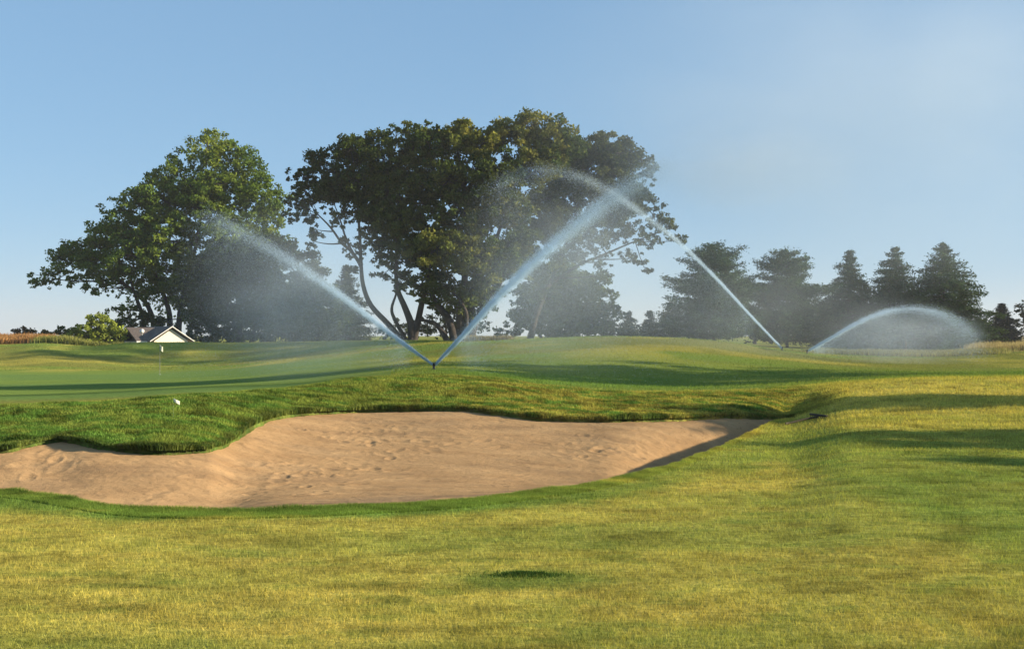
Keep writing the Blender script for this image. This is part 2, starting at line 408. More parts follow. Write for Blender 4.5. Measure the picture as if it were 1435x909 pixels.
# footprints and scuffs
def dimples(n, rng, zone):
    d = np.zeros_like(Z2)
    for i in range(n):
        uu, vv = zone(rng); D0 = hitD(uu, vv); x0 = (uu-UC)/F*D0
        r = rng.uniform(.05, .11); an = rng.uniform(0, PI); dpt = rng.uniform(.004, .013)
        m = (np.abs(X2-x0) < .6) & (np.abs(Y2-D0) < .6)
        if not m.any(): continue
        dx = X2[m]-x0; dy = Y2[m]-D0; a = dx*math.cos(an)+dy*math.sin(an); b = -dx*math.sin(an)+dy*math.cos(an)
        q = np.sqrt((a/(r*1.8))**2 + (b/r)**2)
        d[m] += -dpt*np.exp(-q**2*1.6) + dpt*.55*np.exp(-((q-1.35)/.35)**2)
    return d
def hitD(u, v): return hit(u, v)[1]
rng = np.random.default_rng(5)
def zone_any(r):
    u = r.uniform(20, 980); return u, r.uniform(np.interp(u, [a for a,b in V3], [b for a,b in V3])+8, np.interp(u, [a for a,b in V1], [b for a,b in V1])-6)
def zone_a(r): return r.normal(430, 60), r.normal(655, 14)
def zone_b(r): return r.normal(880, 60), r.normal(622, 12)
def zone_c(r): return r.normal(520, 60), r.normal(610, 12)
Z2 += dimples(55, rng, zone_any) + dimples(60, rng, zone_a) + dimples(55, rng, zone_b) + dimples(40, rng, zone_c)
# darker damp streaks where the water collects near the front edge (colour of the sand itself)
D1g = np.interp(X2/Y2*F+UC, UG, KD[3]); fr = Y2 - D1g; ug = X2/Y2*F+UC
damp = sst(.15, .7, fr)*(1-sst(1.0, 2.4, fr))*sst(.42, .60, fbm(X2*.8, Y2*5.0, 4))*sst(150, 330, ug)
damp = damp + .35*sst(.56, .70, fbm(X2*.7+40, Y2*2.6, 4))
SC = 1 - np.clip(damp, 0, 1)[..., None]*np.array([.30, .26, .16])
SC = SC*(1 - .30*(RNG.random(X2.shape) < .012))[..., None]
keep = (S2 > -.12)
kf = keep[:-1,:-1] & keep[:-1,1:] & keep[1:,1:] & keep[1:,:-1]
idx = np.arange(X2.size).reshape(X2.shape)
faces = np.stack([idx[:-1,:-1], idx[:-1,1:], idx[1:,1:], idx[1:,:-1]], -1)[kf]
used = np.unique(faces); remap = -np.ones(X2.size, int); remap[used] = np.arange(len(used))
me = np_mesh('sand', np.stack([X2, Y2, Z2], -1).reshape(-1, 3)[used], remap[faces], True)
point_col(me, 'Col', SC.reshape(-1, 3)[used])
tag(link_mesh('sand', me, M_SAND), kind='structure')

# ------------------------------------------------------------------ grass blades (nobody could count them)
def blades(name, x, y, hgt, wid, lean, mat, tone=.25, seg2=False, bright=1.0, z=None, loc=None, colf=None):
    n = len(x); z0 = (h(x, y) if z is None else z) - .006
    an = RNG.uniform(0, 2*PI, n); ln = RNG.uniform(.2, 1, n)*lean*hgt; la = RNG.uniform(0, 2*PI, n)
    dx, dy = np.cos(an)*wid/2, np.sin(an)*wid/2
    p = np.stack([x, y, z0], -1); w = np.stack([dx, dy, np.zeros(n)], -1)
    tip = p + np.stack([np.cos(la)*ln, np.sin(la)*ln, hgt*np.sqrt(np.clip(1-(ln/hgt)**2, .1, 1))], -1)
    col = (turf(x, y) if colf is None else colf)*(1 + RNG.uniform(-tone, tone, n))[:, None]*bright
    if not seg2:
        V = np.stack([p-w, p+w, tip], 1).reshape(-1, 3); Fc = np.arange(3*n).reshape(n, 3); cc = col
    else:
        mid = p*.5 + tip*.5; mid[:, 2] += hgt*.14; mid[:, :2] = p[:, :2]*.68 + tip[:, :2]*.32
        V = np.stack([p-w, p+w, mid+w*.8, mid-w*.8, tip], 1).reshape(-1, 3); b = np.arange(n)*5
        q = np.stack([b, b+1, b+2, b+3], -1); t = np.stack([b+3, b+2, b+4, b+4], -1)
        # triangle written as two verts shared: use a tiny quad
        V = V.reshape(n, 5, 3); tip2 = V[:, 4] + w*.12; V = np.concatenate([V, tip2[:, None]], 1).reshape(-1, 3); b = np.arange(n)*6
        Fc = np.concatenate([np.stack([b, b+1, b+2, b+3], -1), np.stack([b+3, b+2, b+5, b+4], -1)]); cc = np.concatenate([col, col])
    me = np_mesh(name, V, Fc); face_col(me, 'Col', cc)
    return link_mesh(name, me, mat, None, loc)

def scatter(n, ulo, uhi, dlo, dhi, power=1.0):
    """points in the field of view, density falling with distance"""
    q = RNG.random(n); D = (dlo**power + q*(dhi**power - dlo**power))**(1/power); u = RNG.uniform(ulo, uhi, n)
    return (u-UC)/F*D, D, u
# near turf
x, y, u = scatter(430000, -60, 1495, 5.2, 28, .55)
s = sand_s(x, y); d3 = np.interp(u, UG, KD[5]); d4 = np.interp(u, UG, KD[6]); d1 = np.interp(u, UG, KD[3])
ok = (s < -.01) & ((y < d1) | (u > 1085))
x, y = x[ok], y[ok]
g = fbm(x*1.5, y*3.0, 3)
hg = (.022 + .022*g + RNG.uniform(0, .014, len(x)))*np.clip(y/12, 1, 1.6); wd = np.clip(.0035*y/7, .004, .011)
o = blades('turf_grass', x, y, hg, wd, .95, M_BLADE, .42, bright=1.12)
tag(o, 'short yellow green mown turf filling the foreground', 'grass', kind='stuff')
# long grass on the bank behind the bunker
n = 290000
u = RNG.uniform(-70, 1190, n); d3 = np.interp(u, UG, KD[5]); d4 = np.interp(u, UG, KD[6])
D = d3 - .12 + RNG.random(n)**1.25*(d4 - d3 + 1.0); x = (u-UC)/F*D; y = D
s = sand_s(x, y); ok = (s < .07) & (RNG.random(n) < 1-.75*sst(1080, 1190, u)); x, y, u, D, d3, d4 = x[ok], y[ok], u[ok], D[ok], d3[ok], d4[ok]
g = fbm(x*1.3, y*1.3, 3)
hg = (.035 + .055*sst(.30, .7, g) + .05*vnoise(x*5.1, y*5.1))*(.5+.5*vnoise(x*1.9, y*1.9))*(1-.6*sst(-.3, .9, D-d4))*(1-.5*sst(1000, 1150, u)) + RNG.uniform(0, .03, len(x))
o = blades('bank_grass', x, y, hg, .011+.006*RNG.random(len(x)), .7, M_BLADE, .42, seg2=True, bright=1.15)
tag(o, 'long lush green rough grass on the bank above the bunker', 'grass', kind='stuff')
# fringe blades that hang over the front edge of the bunker
n = 200000
u = RNG.uniform(-70, 1110, n); d1 = np.interp(u, UG, KD[3]); D = d1 - .5 + RNG.random(n)*.75; x = (u-UC)/F*D
s = sand_s(x, D); ok = (s < .02) & (s > -.5); x, D, s = x[ok], D[ok], s[ok]
hg = .03 + .05*np.exp(-np.abs(s)/.08)*fbm(x*3, D*3, 2)
o = blades('edge_grass', x, D, hg, .006+0*x, .7, M_BLADE, .35, bright=1.1)
tag(o, 'green grass fringe along the near edge of the bunker', 'grass', kind='stuff')
# sparse texture on the far slopes
x, y, u = scatter(120000, -40, 1480, 26, 100, .8)
putt = (1-sst(480, 600, u))*sst(20, 22, y)*(1-sst(68, 72, y)); ok = putt < .4; x, y = x[ok], y[ok]
o = blades('far_grass', x, y, .05+.06*RNG.random(len(x)), .02*np.clip(y/50, .6, 1.6), .7, M_BLADE, .3, bright=1.05)
tag(o, 'mown rough grass on the mounds and slopes behind the bunker', 'grass', kind='stuff')

# dark tuft in the foreground
c = hit(728, 806)
n = 2600
a = RNG.uniform(0, 2*PI, n); r = np.abs(RNG.normal(0, .5, n))*RNG.choice([.5,.9,1.4], n); x = c[0]-.02 + r*np.cos(a)*.26 + .18*(RNG.random(n)**2); y = c[1] + r*np.sin(a)*.10
hg = .018 + .034*np.exp(-r*1.6)*RNG.uniform(.4, 1, n)
o = blades('grass_tuft', x-c[0], y-c[1], hg, .006+0*x, .8, M_BLADE, .4, seg2=True, z=h(x, y)-c[2], loc=c, colf=np.tile(np.array([.075,.135,.032]), (n, 1)))
tag(o, 'dark green clump of coarse grass alone in the yellow foreground turf', 'grass tuft')

# ------------------------------------------------------------------ trees
def leaf_quads(cen, size, flat=0.0, aspect=.6, nrm=None):
    """diamond leaves round the given centres"""
    n = len(cen); a = RNG.normal(size=(n, 3)); 
    if flat: a[:, 2] *= (1-flat)
    a /= np.linalg.norm(a, axis=1)[:, None]
    b = RNG.normal(size=(n, 3))
    if flat: b[:, 2] *= (1-flat)
    b -= (a*b).sum(1)[:, None]*a; b /= np.linalg.norm(b, axis=1)[:, None]
    s = size*RNG.uniform(.6, 1.3, n)
    a = a*s[:, None]*.5; b = b*(s*aspect)[:, None]*.5
    return np.stack([cen+a, cen+b, cen-a, cen-b], 1).reshape(-1, 3)

def bez(p0, p1, p2, n=6):
    t = np.linspace(0, 1, n)[:, None]; return (1-t)**2*p0 + 2*t*(1-t)*p1 + t*t*p2

def broadleaf(name, label, D, bu, stems, blobs, col, col2=None, leaf=.30, clump=.75, per=52, fill=1.0, group=None, cat='tree', bark=None, depth=.8, seed=1, base_v=None, trunk_r=.35, sun_top=0, part='crown'):
    """blobs: (u, v, r px[, sparse]) of the crown as it stands at distance D; stems: lists of (u, v) from the foot up"""
    global RNG
    keep_rng = RNG; RNG = np.random.default_rng(seed)
    px = D/F; base = ground(bu, D)
    root = empty(name, base); tag(root, label, cat, group)
    tr = Geo(); nodes = []
    for st in stems:
        dy0 = st[0][2] if len(st[0]) > 2 else 0
        pts = []; 
        for k, q in enumerate(st):
            p = at(q[0], q[1], D); p[1] += (q[2] if len(q) > 2 else 0); pts.append(p - base)
        pts[0][2] = min(pts[0][2], -.1) if abs(pts[0][2]) < 2.5 else pts[0][2]
        # smooth the stem
        fine = []
        for k in range(len(pts)-1):
            for t in np.linspace(0, 1, 5)[:-1]:
                i0, i3 = max(k-1, 0), min(k+2, len(pts)-1); P0, P1, P2, P3 = pts[i0], pts[k], pts[k+1], pts[i3]
                fine.append(.5*((2*P1)+(-P0+P2)*t+(2*P0-5*P1+4*P2-P3)*t*t+(-P0+3*P1-3*P2+P3)*t**3))
        fine.append(pts[-1]); m = len(fine)
        r0 = st[0][3] if len(st[0]) > 3 else trunk_r
        rad = [r0*(1-.72*i/(m-1)) * (1.35 if i == 0 else 1) for i in range(m)]
        tr.tube(fine, rad, 8)
        for i in range(m//3, m): nodes.append((fine[i], rad[i]))
    leaves = []; tints = []; gold = []
    cz_all = [at(b[0], b[1], D)[2] for b in blobs]; zmin, zmax = min(cz_all), max(cz_all)
    for bi, b in enumerate(blobs):
        u, v, r = b[:3]; sp = b[3] if len(b) > 3 else 1.0
        bg_ = RNG.normal(0, .35); R = r*px; reps = [0.0] if r < 26 else [-depth*R*RNG.uniform(.7, 1.1), depth*R*RNG.uniform(.7, 1.1)]
        for dy in reps:
            c = at(u, v, D) - base; c[1] += dy + RNG.uniform(-.25, .25)*R
            # limb from the nearest stem node below
            best = min(nodes, key=lambda q: np.linalg.norm(q[0]-c) + (2.0 if q[0][2] > c[2] else 0)*2)
            p0 = best[0]; mid = (p0 + c)/2; mid[2] -= .12*np.linalg.norm(c-p0); mid += RNG.normal(0, .06, 3)*np.linalg.norm(c-p0)
            lp = bez(p0, mid, c, 7); rb = min(best[1]*.7, .05+.02*np.linalg.norm(c-p0)); tr.tube(list(lp), list(np.linspace(rb, .03, 7)), 5, False)
            cl = clump*(.62 if r < 21 else 1.0); ns = max(6, int(fill*sp*4.0*(R/cl)**2*(.8 if r < 21 else 1)))
            d = RNG.normal(size=(ns, 3)); d /= np.linalg.norm(d, axis=1)[:, None]
            rr = R*RNG.uniform(.2, 1.03, ns)**.6*(1.2 if r < 21 else 1.0)*RNG.choice([1,1,1,1.18], ns)
            sc = c + d*rr[:, None]*np.array([1, .95, .82])
            for k in range(0, ns, 4):                       # twigs to some clumps
                tr.tube([c, (c+sc[k])/2 + RNG.normal(0, .1, 3), sc[k]], [.035, .025, .012], 3, False)
            cr = cl*RNG.uniform(.55, 1.15, ns)
            nl = (per*(cr/clump)**2).astype(int)+5
            ci = np.repeat(np.arange(ns), nl)
            q = RNG.normal(size=(len(ci), 3)); q /= np.linalg.norm(q, axis=1)[:, None]
            q *= (RNG.random(len(ci))**.5)[:, None]*.92; q[:, 2] *= .7
            cen = sc[ci] + q*cr[ci][:, None]
            leaves.append(leaf_quads(cen, leaf))
            tints.append((1+RNG.normal(0, .14, ns))[ci]*(1+RNG.normal(0, .18, len(ci))))
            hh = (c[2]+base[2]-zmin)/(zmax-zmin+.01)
            gold.append(np.clip(sun_top*(hh*.7+.3)*np.clip(.45+RNG.normal(0, .35, ns)+bg_, 0, 1.6)[ci], 0, 1))  # higher clumps lean to the second colour: sunlight put into the leaf colour
    tr.build('trunk', bark or M_BARK, root, smooth=True)
    V = np.concatenate(leaves); n = len(V)//4
    me = np_mesh(part, V, np.arange(4*n).reshape(n, 4))
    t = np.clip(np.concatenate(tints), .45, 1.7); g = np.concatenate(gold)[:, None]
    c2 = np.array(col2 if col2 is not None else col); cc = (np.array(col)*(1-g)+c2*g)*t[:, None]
    face_col(me, 'Col', cc); link_mesh(part, me, M_LEAF, root)
    RNG = keep_rng
    return root

def conifer(name, label, D, bu, top_v, halfw, col, seed=1, kind='spruce', group=None, foot=0.03, needle=.26, dens=1.0, tiers=None, base_z=None):
    global RNG
    keep_rng = RNG; RNG = np.random.default_rng(seed)
    px = D/F; base = ground(bu, D); H = at(bu, top_v, D)[2] - base[2]; Wm = halfw*px
    root = empty(name, base); tag(root, label, 'tree', group)
    tr = Geo(); lean = RNG.normal(0, .012, 2)*H
    tp = [np.array([lean[0]*t, lean[1]*t, H*t]) for t in np.linspace(0, .98, 8)]; tp[0][2] = -.2
    tr.tube(tp, [max(.02, .018*H*(1-t)) for t in np.linspace(0, .97, 8)], 7)
    leaves = []; tints = []
    pine = kind == 'pine'
    nt_ = tiers or int(H/(.55 if not pine else .85))
    for ti in range(nt_):
        t = foot + (1-foot)*(ti+.5)/nt_; z = H*t
        if pine: prof = np.interp(t, [0, .45, .62, .75, .88, 1], [1.0, 1.0, .86, .62, .50, .22])*(1 + (.22 if t > .4 else .05)*math.sin(ti*2.1+seed))
        else: prof = np.interp(t, [0, .12, .35, .6, .8, .93, 1], [1.0, 1.05, .95, .68, .36, .15, .02])
        L0 = Wm*max(prof, .07)
        nb = max(5, int((8 if not pine else 8)+L0*2.0))
        for k in range(nb):
            an = 2*PI*(k/nb) + RNG.uniform(-.35, .35) + ti*1.1; L = L0*RNG.uniform(.58, 1.2) if not pine else L0*(RNG.uniform(.55, 1.0) if RNG.random() < .7 else RNG.uniform(1.0, 1.2))
            up = (.14 if pine else -.10) + .4*max(0, t-.7)/.3 + RNG.uniform(-.08, .10)
            e = np.array([math.cos(an)*L, math.sin(an)*L, L*up]); p0 = np.array([lean[0]*t, lean[1]*t, z+RNG.uniform(-.25, .25)])
            mid = p0 + e*.5 + np.array([0, 0, -.05*L if pine else .05*L]); tip = p0+e
            bp = bez(p0, mid, tip, 5); tr.tube(list(bp), [.05, .04, .03, .02, .01], 3, False)
            nc_ = max(2, int(L/.55))
            for j in range(nc_):
                f = (j+.9)/nc_
                if f < .28 and L > 2: continue
                cpos = (1-f)**2*p0 + 2*f*(1-f)*mid + f*f*tip
                wd = (.62 if not pine else .80)*(.65+.55*(1-f)) * (1 if L > 1 else .6)
                m = int(dens*(50 if not pine else 78)*wd/.6)
                q = RNG.normal(size=(m, 3))*np.array([.55, .55, .26 if not pine else .28])*wd
                if not pine: q[:, 2] -= np.abs(RNG.normal(0, .30, m))*wd
                leaves.append(leaf_quads(cpos+q, needle, flat=.3, aspect=.42)); tints.append(np.full(m, 1+RNG.normal(0, .16))*(1+RNG.normal(0, .15, m)))
    tr.build('trunk', M_BARK, root, smooth=True)
    V = np.concatenate(leaves); n = len(V)//4; me = np_mesh('foliage', V, np.arange(4*n).reshape(n, 4))
    face_col(me, 'Col', np.array(col)[None]*np.clip(np.concatenate(tints), .5, 1.6)[:, None]); link_mesh('foliage', me, M_NEEDLE, root)
    RNG = keep_rng
    return root

G1 = (.095,.150,.026); G1b = (.19,.23,.035); G2 = (.056,.084,.019); G2_sun = (.24,.225,.045); GC = (.040,.060,.034)  # the golden one is sunlight on the crowns, mixed into leaf colour

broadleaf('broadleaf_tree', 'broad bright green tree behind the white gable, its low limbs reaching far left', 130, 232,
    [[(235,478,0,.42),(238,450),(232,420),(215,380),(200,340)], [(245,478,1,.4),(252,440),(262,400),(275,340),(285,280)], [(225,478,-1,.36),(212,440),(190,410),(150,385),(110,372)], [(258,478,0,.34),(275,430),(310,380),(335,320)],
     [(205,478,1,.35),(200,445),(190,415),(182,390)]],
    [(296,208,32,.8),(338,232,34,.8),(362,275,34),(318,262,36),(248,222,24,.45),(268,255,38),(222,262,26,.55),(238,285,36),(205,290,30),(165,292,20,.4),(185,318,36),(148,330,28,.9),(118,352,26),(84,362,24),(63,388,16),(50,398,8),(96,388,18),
     (150,372,32),(195,360,40),(240,335,44),(300,300,44),(340,335,44),(375,300,24),(380,330,22),(205,398,24),(172,405,14,.7),(160,432,14,.6),(250,385,40),(300,375,40),(225,410,24),(190,418,16,.8),(245,428,20,.7),(270,410,28),(150,398,16,.8),(178,435,12,.7),(265,445,14,.6),(140,402,16,.8),(160,452,12,.7),(210,450,14,.7),(232,452,12,.7),(120,392,16,.8)], G1, G1b, sun_top=.8, seed=3, per=56, leaf=.36, clump=.85)
broadleaf('broadleaf_tree', 'dense dark green low tree hanging to the ground right of the white gable, behind spray', 127, 335,
    [[(335,480,0,.4),(335,440),(330,400)], [(350,480,0,.3),(362,440),(372,400)]],
    [(300,395,34),(340,385,36),(375,392,32),(288,432,30),(325,435,36),(365,435,34),(300,466,22),(340,468,24),(375,466,24),(275,462,16),(315,365,30),(355,352,30),(285,420,26)], (.046,.068,.022), fill=1.4, seed=4, per=58, leaf=.34, clump=.8)
broadleaf('broadleaf_tree', 'grey green rounded tree hanging to the ground under the left water jet', 123, 430,
    [[(430,480,0,.35),(430,440),(428,400)]],
    [(398,352,26),(425,368,24),(440,388,24),(405,412,34),(445,420,32),(400,452,30),(440,455,32),(474,448,24),(480,470,16),(415,470,22),(450,472,20)], (.066,.090,.034), fill=1.4, seed=5, per=58, leaf=.34, clump=.8)
broadleaf('broadleaf_tree', 'slender open tree leaning left with a bare forked limb against the sky', 109, 566,
    [[(568,478,0,.30),(545,455),(520,428),(509,400),(506,372),(505,345),(502,300),(498,260)], [(506,372,0,.2),(492,352,.3),(478,340,.5),(462,318,.6),(445,300)], [(492,352,.3,.15),(482,330,.8),(478,312),(470,290)]],
    [(424,250,18,.9),(416,278,16,.9),(452,232,24),(468,262,24,.8),(436,300,16,.7),(444,322,10,.6),(478,300,20,.7),(500,255,30),(494,212,26),(512,330,13,.6),(480,338,8,.5),(500,378,8,.5),(520,300,22),(406,300,12,.6),(480,262,26),(455,268,24),(508,290,24),(530,335,20,.8),(440,338,14,.6),(498,352,14,.6),(430,270,20,.8)], (.052,.074,.018), fill=1.35, seed=6, leaf=.31, per=58, clump=.64)
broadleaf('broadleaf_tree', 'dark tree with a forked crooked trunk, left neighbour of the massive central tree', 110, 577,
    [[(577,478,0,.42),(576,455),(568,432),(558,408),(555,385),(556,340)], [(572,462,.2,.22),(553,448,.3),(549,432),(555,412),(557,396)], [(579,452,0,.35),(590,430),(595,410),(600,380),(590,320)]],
    [(530,200,24,.9),(555,190,20,.8),(540,228,32),(580,215,32),(548,270,36),(590,262,34),(565,312,38),(548,350,24),(590,352,34),(572,388,13,.8),(545,378,18,.8),(610,392,24,.9),(560,392,16,.8),(585,402,20,.8),(532,368,14,.7),(540,300,30),(530,262,26)], G2, G2_sun, sun_top=.35, seed=7, leaf=.33, per=64, clump=.72)
broadleaf('broadleaf_tree', 'massive dark central tree with sunlit gold tinted into its crown and many twisting stems', 108, 642,
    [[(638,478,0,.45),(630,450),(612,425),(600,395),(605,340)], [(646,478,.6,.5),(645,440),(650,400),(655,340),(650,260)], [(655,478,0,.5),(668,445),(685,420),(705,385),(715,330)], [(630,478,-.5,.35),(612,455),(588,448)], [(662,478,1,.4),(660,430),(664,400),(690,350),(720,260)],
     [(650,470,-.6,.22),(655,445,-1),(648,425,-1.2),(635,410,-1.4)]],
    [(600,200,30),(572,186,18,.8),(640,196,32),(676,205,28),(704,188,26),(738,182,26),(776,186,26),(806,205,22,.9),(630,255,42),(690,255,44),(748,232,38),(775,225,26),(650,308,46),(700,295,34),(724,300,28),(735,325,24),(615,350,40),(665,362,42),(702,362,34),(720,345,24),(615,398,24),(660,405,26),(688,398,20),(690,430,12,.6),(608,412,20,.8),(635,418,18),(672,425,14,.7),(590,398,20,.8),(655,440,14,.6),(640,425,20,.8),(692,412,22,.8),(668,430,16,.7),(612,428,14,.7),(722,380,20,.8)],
    G2, G2_sun, sun_top=.75, seed=8, leaf=.36, per=66, clump=.80, fill=1.1)
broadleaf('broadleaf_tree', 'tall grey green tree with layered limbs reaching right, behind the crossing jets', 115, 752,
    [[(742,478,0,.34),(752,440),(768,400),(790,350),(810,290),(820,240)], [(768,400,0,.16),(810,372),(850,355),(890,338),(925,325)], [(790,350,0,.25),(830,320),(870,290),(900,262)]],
    [(800,222,30),(840,208,26,.9),(868,218,28),(897,222,22,.8),(908,245,16,.7),(860,250,32),(820,262,34),(885,280,30),(915,300,20,.8),(935,322,15,.8),(955,337,9,.7),(872,322,24,.8),(905,335,18,.7),(800,315,32,.8),(790,352,24,.6),(880,362,15,.7),(902,374,10,.7),(845,365,14,.5),(850,300,28),(764,280,28),(790,252,28),(842,385,10,.4),(765,320,26),(740,360,26,.8),(770,375,24,.8),(815,350,20,.8),(735,395,22,.7),(838,335,22,.8),(760,405,20,.6)], (.056,.074,.026), G2_sun, sun_top=.25, seed=9, leaf=.33, per=62, clump=.72, fill=1.3)
broadleaf('broadleaf_tree', 'low pale green spreading tree behind the mound, right of the central tree', 122, 800,
    [[(800,480,0,.35),(800,450),(805,420)], [(760,480,0,.2),(752,455),(735,435)]],
    [(800,385,28),(828,398,25),(846,422,20),(858,448,16),(800,422,34),(765,420,32,.8),(735,432,26,.6),(820,450,32),(785,452,30),(745,458,24,.8),(712,463,16,.7),(850,464,16),(770,395,26,.7)], (.080,.112,.036), seed=10, leaf=.36, per=64, clump=.8, fill=1.3)

PG = 'conifers standing in the row on the right'
conifer('pine_tree', 'ragged pine with shelf like branches, leftmost of the big conifers in the right hand row', 116, 1000, 349, 68, (.060,.100,.050), 21, 'pine', foot=.04)
conifer('pine_tree', 'broad ragged pine, second big conifer from the left in the right hand row', 119, 1103, 354, 61, (.058,.094,.046), 22, 'pine', foot=.04)
conifer('spruce_tree', 'greyish spruce, third big conifer of the row, behind the low water arc', 124, 1190, 352, 52, (.056,.088,.044), 23)
conifer('spruce_tree', 'dark full spruce, fourth in the conifer row and behind the top of the low arc', 121, 1252, 347, 58, (.052,.084,.036), 24)
conifer('spruce_tree', 'tallest pointed spruce, at the right end of the big conifer row', 117, 1322, 341, 74, (.060,.096,.040), 25)
conifer('spruce_tree', 'small blue dark spruce standing apart near the right edge', 150, 1404, 425, 27, (.024,.036,.034), 26, needle=.3)
broadleaf('broadleaf_tree', 'small loose crowned tree cut by the right edge of the photo', 148, 1436, [[(1438,486,0,.25),(1436,455),(1432,430)]],
    [(1432,428,12,.7),(1445,440,16,.8),(1425,452,12,.7),(1440,465,14,.8),(1422,472,10,.8)], (.040,.054,.036), seed=30, leaf=.36, per=34)
conifer('spruce_tree', 'small distant spruce, left of the pair in the gap beyond the mound', 175, 881, 437, 17, (.030,.044,.030), 27, needle=.34, dens=.8)
conifer('spruce_tree', 'small distant spruce, right of the pair in the gap beyond the mound', 178, 911, 436, 17, (.030,.044,.030), 28, needle=.34, dens=.8)
conifer('spruce_tree', 'small distant spruce tucked against the left side of the ragged pine', 165, 940, 424, 20, (.032,.046,.032), 29, needle=.32, dens=.9)
conifer('spruce_tree', 'dim spruce seen between the rounded grey green tree and the leaning tree', 140, 486, 372, 34, (.036,.046,.026), 31, needle=.3)
# farther low trees that fill the gaps at the horizon
def low_tree(label, D, bu, blobs, col, seed, name='distant_tree'):
    b0 = blobs[0]
    return broadleaf(name, label, D, bu, [[(bu,482,0,.2),(bu,(b0[1]+476)/2),(b0[0],b0[1])]], blobs, col, seed=seed, leaf=.42, per=26, clump=.9)
low_tree('dim low tree filling the gap behind the trunks of the central tree', 160, 560, [(560,462,16),(590,458,18),(540,466,12),(612,464,14)], (.035,.048,.022), 41)
low_tree('dark low tree under the central crown, behind its trunks', 150, 625, [(620,440,20),(645,448,20),(600,458,14),(668,455,16),(640,466,14)], (.028,.038,.018), 47)
low_tree('low hazy tree filling the gap between the tallest spruce and the small blue spruce', 190, 1376, [(1372,458,13),(1388,464,11),(1362,468,10)], (.040,.056,.038), 42)
low_tree('low tree between the two ragged pines, seen through their lower branches', 150, 1058, [(1056,430,24),(1052,462,22),(1070,466,20)], (.036,.052,.034), 43)
low_tree('low bushy tree filling the foot of the gap between second pine and third conifer', 150, 1150, [(1148,440,22),(1150,468,22),(1165,470,16)], (.038,.052,.034), 44)
low_tree('dark bushy shrub at the foot of the spruces, veiled by the low arc of spray', 112, 1268, [(1268,462,20),(1300,470,18),(1240,474,16),(1222,480,12)], (.040,.052,.034), 45, 'tall_shrub')
low_tree('low dark hedge tree below the distant spruces in the gap', 190, 900, [(896,463,11),(868,462,12),(925,464,13),(915,468,8)], (.030,.042,.028), 46)

def shrub(label, D, bu, blobs, col, seed, leaf=.26, per=90, clump=.6, name='shrub'):  # low bush
    b0 = blobs[0]
    return broadleaf(name, label, D, bu, [[(bu,481,0,.1),(bu,(b0[1]+476)/2),(b0[0],b0[1])]], blobs, col, seed=seed, leaf=leaf, per=per, clump=clump, fill=1.6, cat='shrub')
low_tree('low grey green tree between the third and fourth conifers, behind them', 150, 1222, [(1222,435,24),(1218,464,24),(1200,468,18)], (.036,.050,.032), 48)
low_tree('low grey green tree between the fourth conifer and the tallest spruce, behind them', 150, 1290, [(1288,440,26),(1290,470,26)], (.036,.050,.032), 49)
shrub('large sunlit yellow green shrub left of the house roof', 104, 135, [(136,456,16),(152,459,14),(120,462,13),(104,468,9),(148,468,11),(163,466,9),(92,471,6),(134,473,12),(118,474,10),(150,474,11),(168,473,8)], (.24,.28,.05), 51)
shrub('small dark round shrub left of the yellow green shrub', 110, 88, [(88,464,7),(80,466,5),(96,466,5)], (.07,.10,.03), 52)
shrub('low dark brown shrub above the tan reeds at the far left', 111, 32, [(32,465,7),(22,467,6),(44,467,6)], (.10,.075,.04), 53)
shrub('low dull green shrub behind the right end of the tan reeds', 110, 62, [(60,467,6),(70,468,5)], (.13,.12,.05), 54)
shrub('mid green shrub under the great tree, behind the house roof', 128, 200, [(200,445,13),(178,452,12),(222,452,10)], (.055,.085,.025), 55)

# tan reeds at the far left, tan meadow at the far right, weeds on the ridge
def reeds(name, label, n, ulo, uhi, dlo, dhi, hg, col, seed, wid=.05):
    r = np.random.default_rng(seed); D = r.uniform(dlo, dhi, n); u = r.uniform(ulo, uhi, n) + r.normal(0, (uhi-ulo)*.06, n); x = (u-UC)/F*D
    cc = np.tile(np.array(col), (n, 1))*(1+r.normal(0, .2, n))[:, None]
    hgt = hg*r.uniform(.6, 1.15, n)*(.7+.6*vnoise(x*.6, D*.6))
    o = blades(name, x, D, hgt, wid+0*x, .5, M_BLADE, .2, seg2=True, colf=np.clip(cc, .01, 1)); tag(o, label, 'reeds', kind='stuff')
reeds('reeds', 'tan and rust coloured reeds in front of the far left horizon', 9000, -60, 72, 99, 108, .75, (.40,.22,.09), 61, .07)
reeds('weeds', 'pale green weeds along the ridge beside the yellow green shrub', 7000, 55, 168, 97, 103, .65, (.27,.27,.08), 62, .05)
reeds('meadow_grass', 'tan dry meadow grass at the far right edge below the small spruce', 9000, 1365, 1480, 95, 112, .75, (.42,.33,.17), 63, .05)
reeds('dry_grass', 'dry tan grass tufts at the foot of the central tree', 1500, 655, 715, 88, 94, .5, (.38,.29,.14), 64, .05)
reeds('ridge_grass', 'pale rough grass at the foot of the conifer row', 9000, 1150, 1400, 80, 92, .38, (.26,.24,.10), 65, .05)

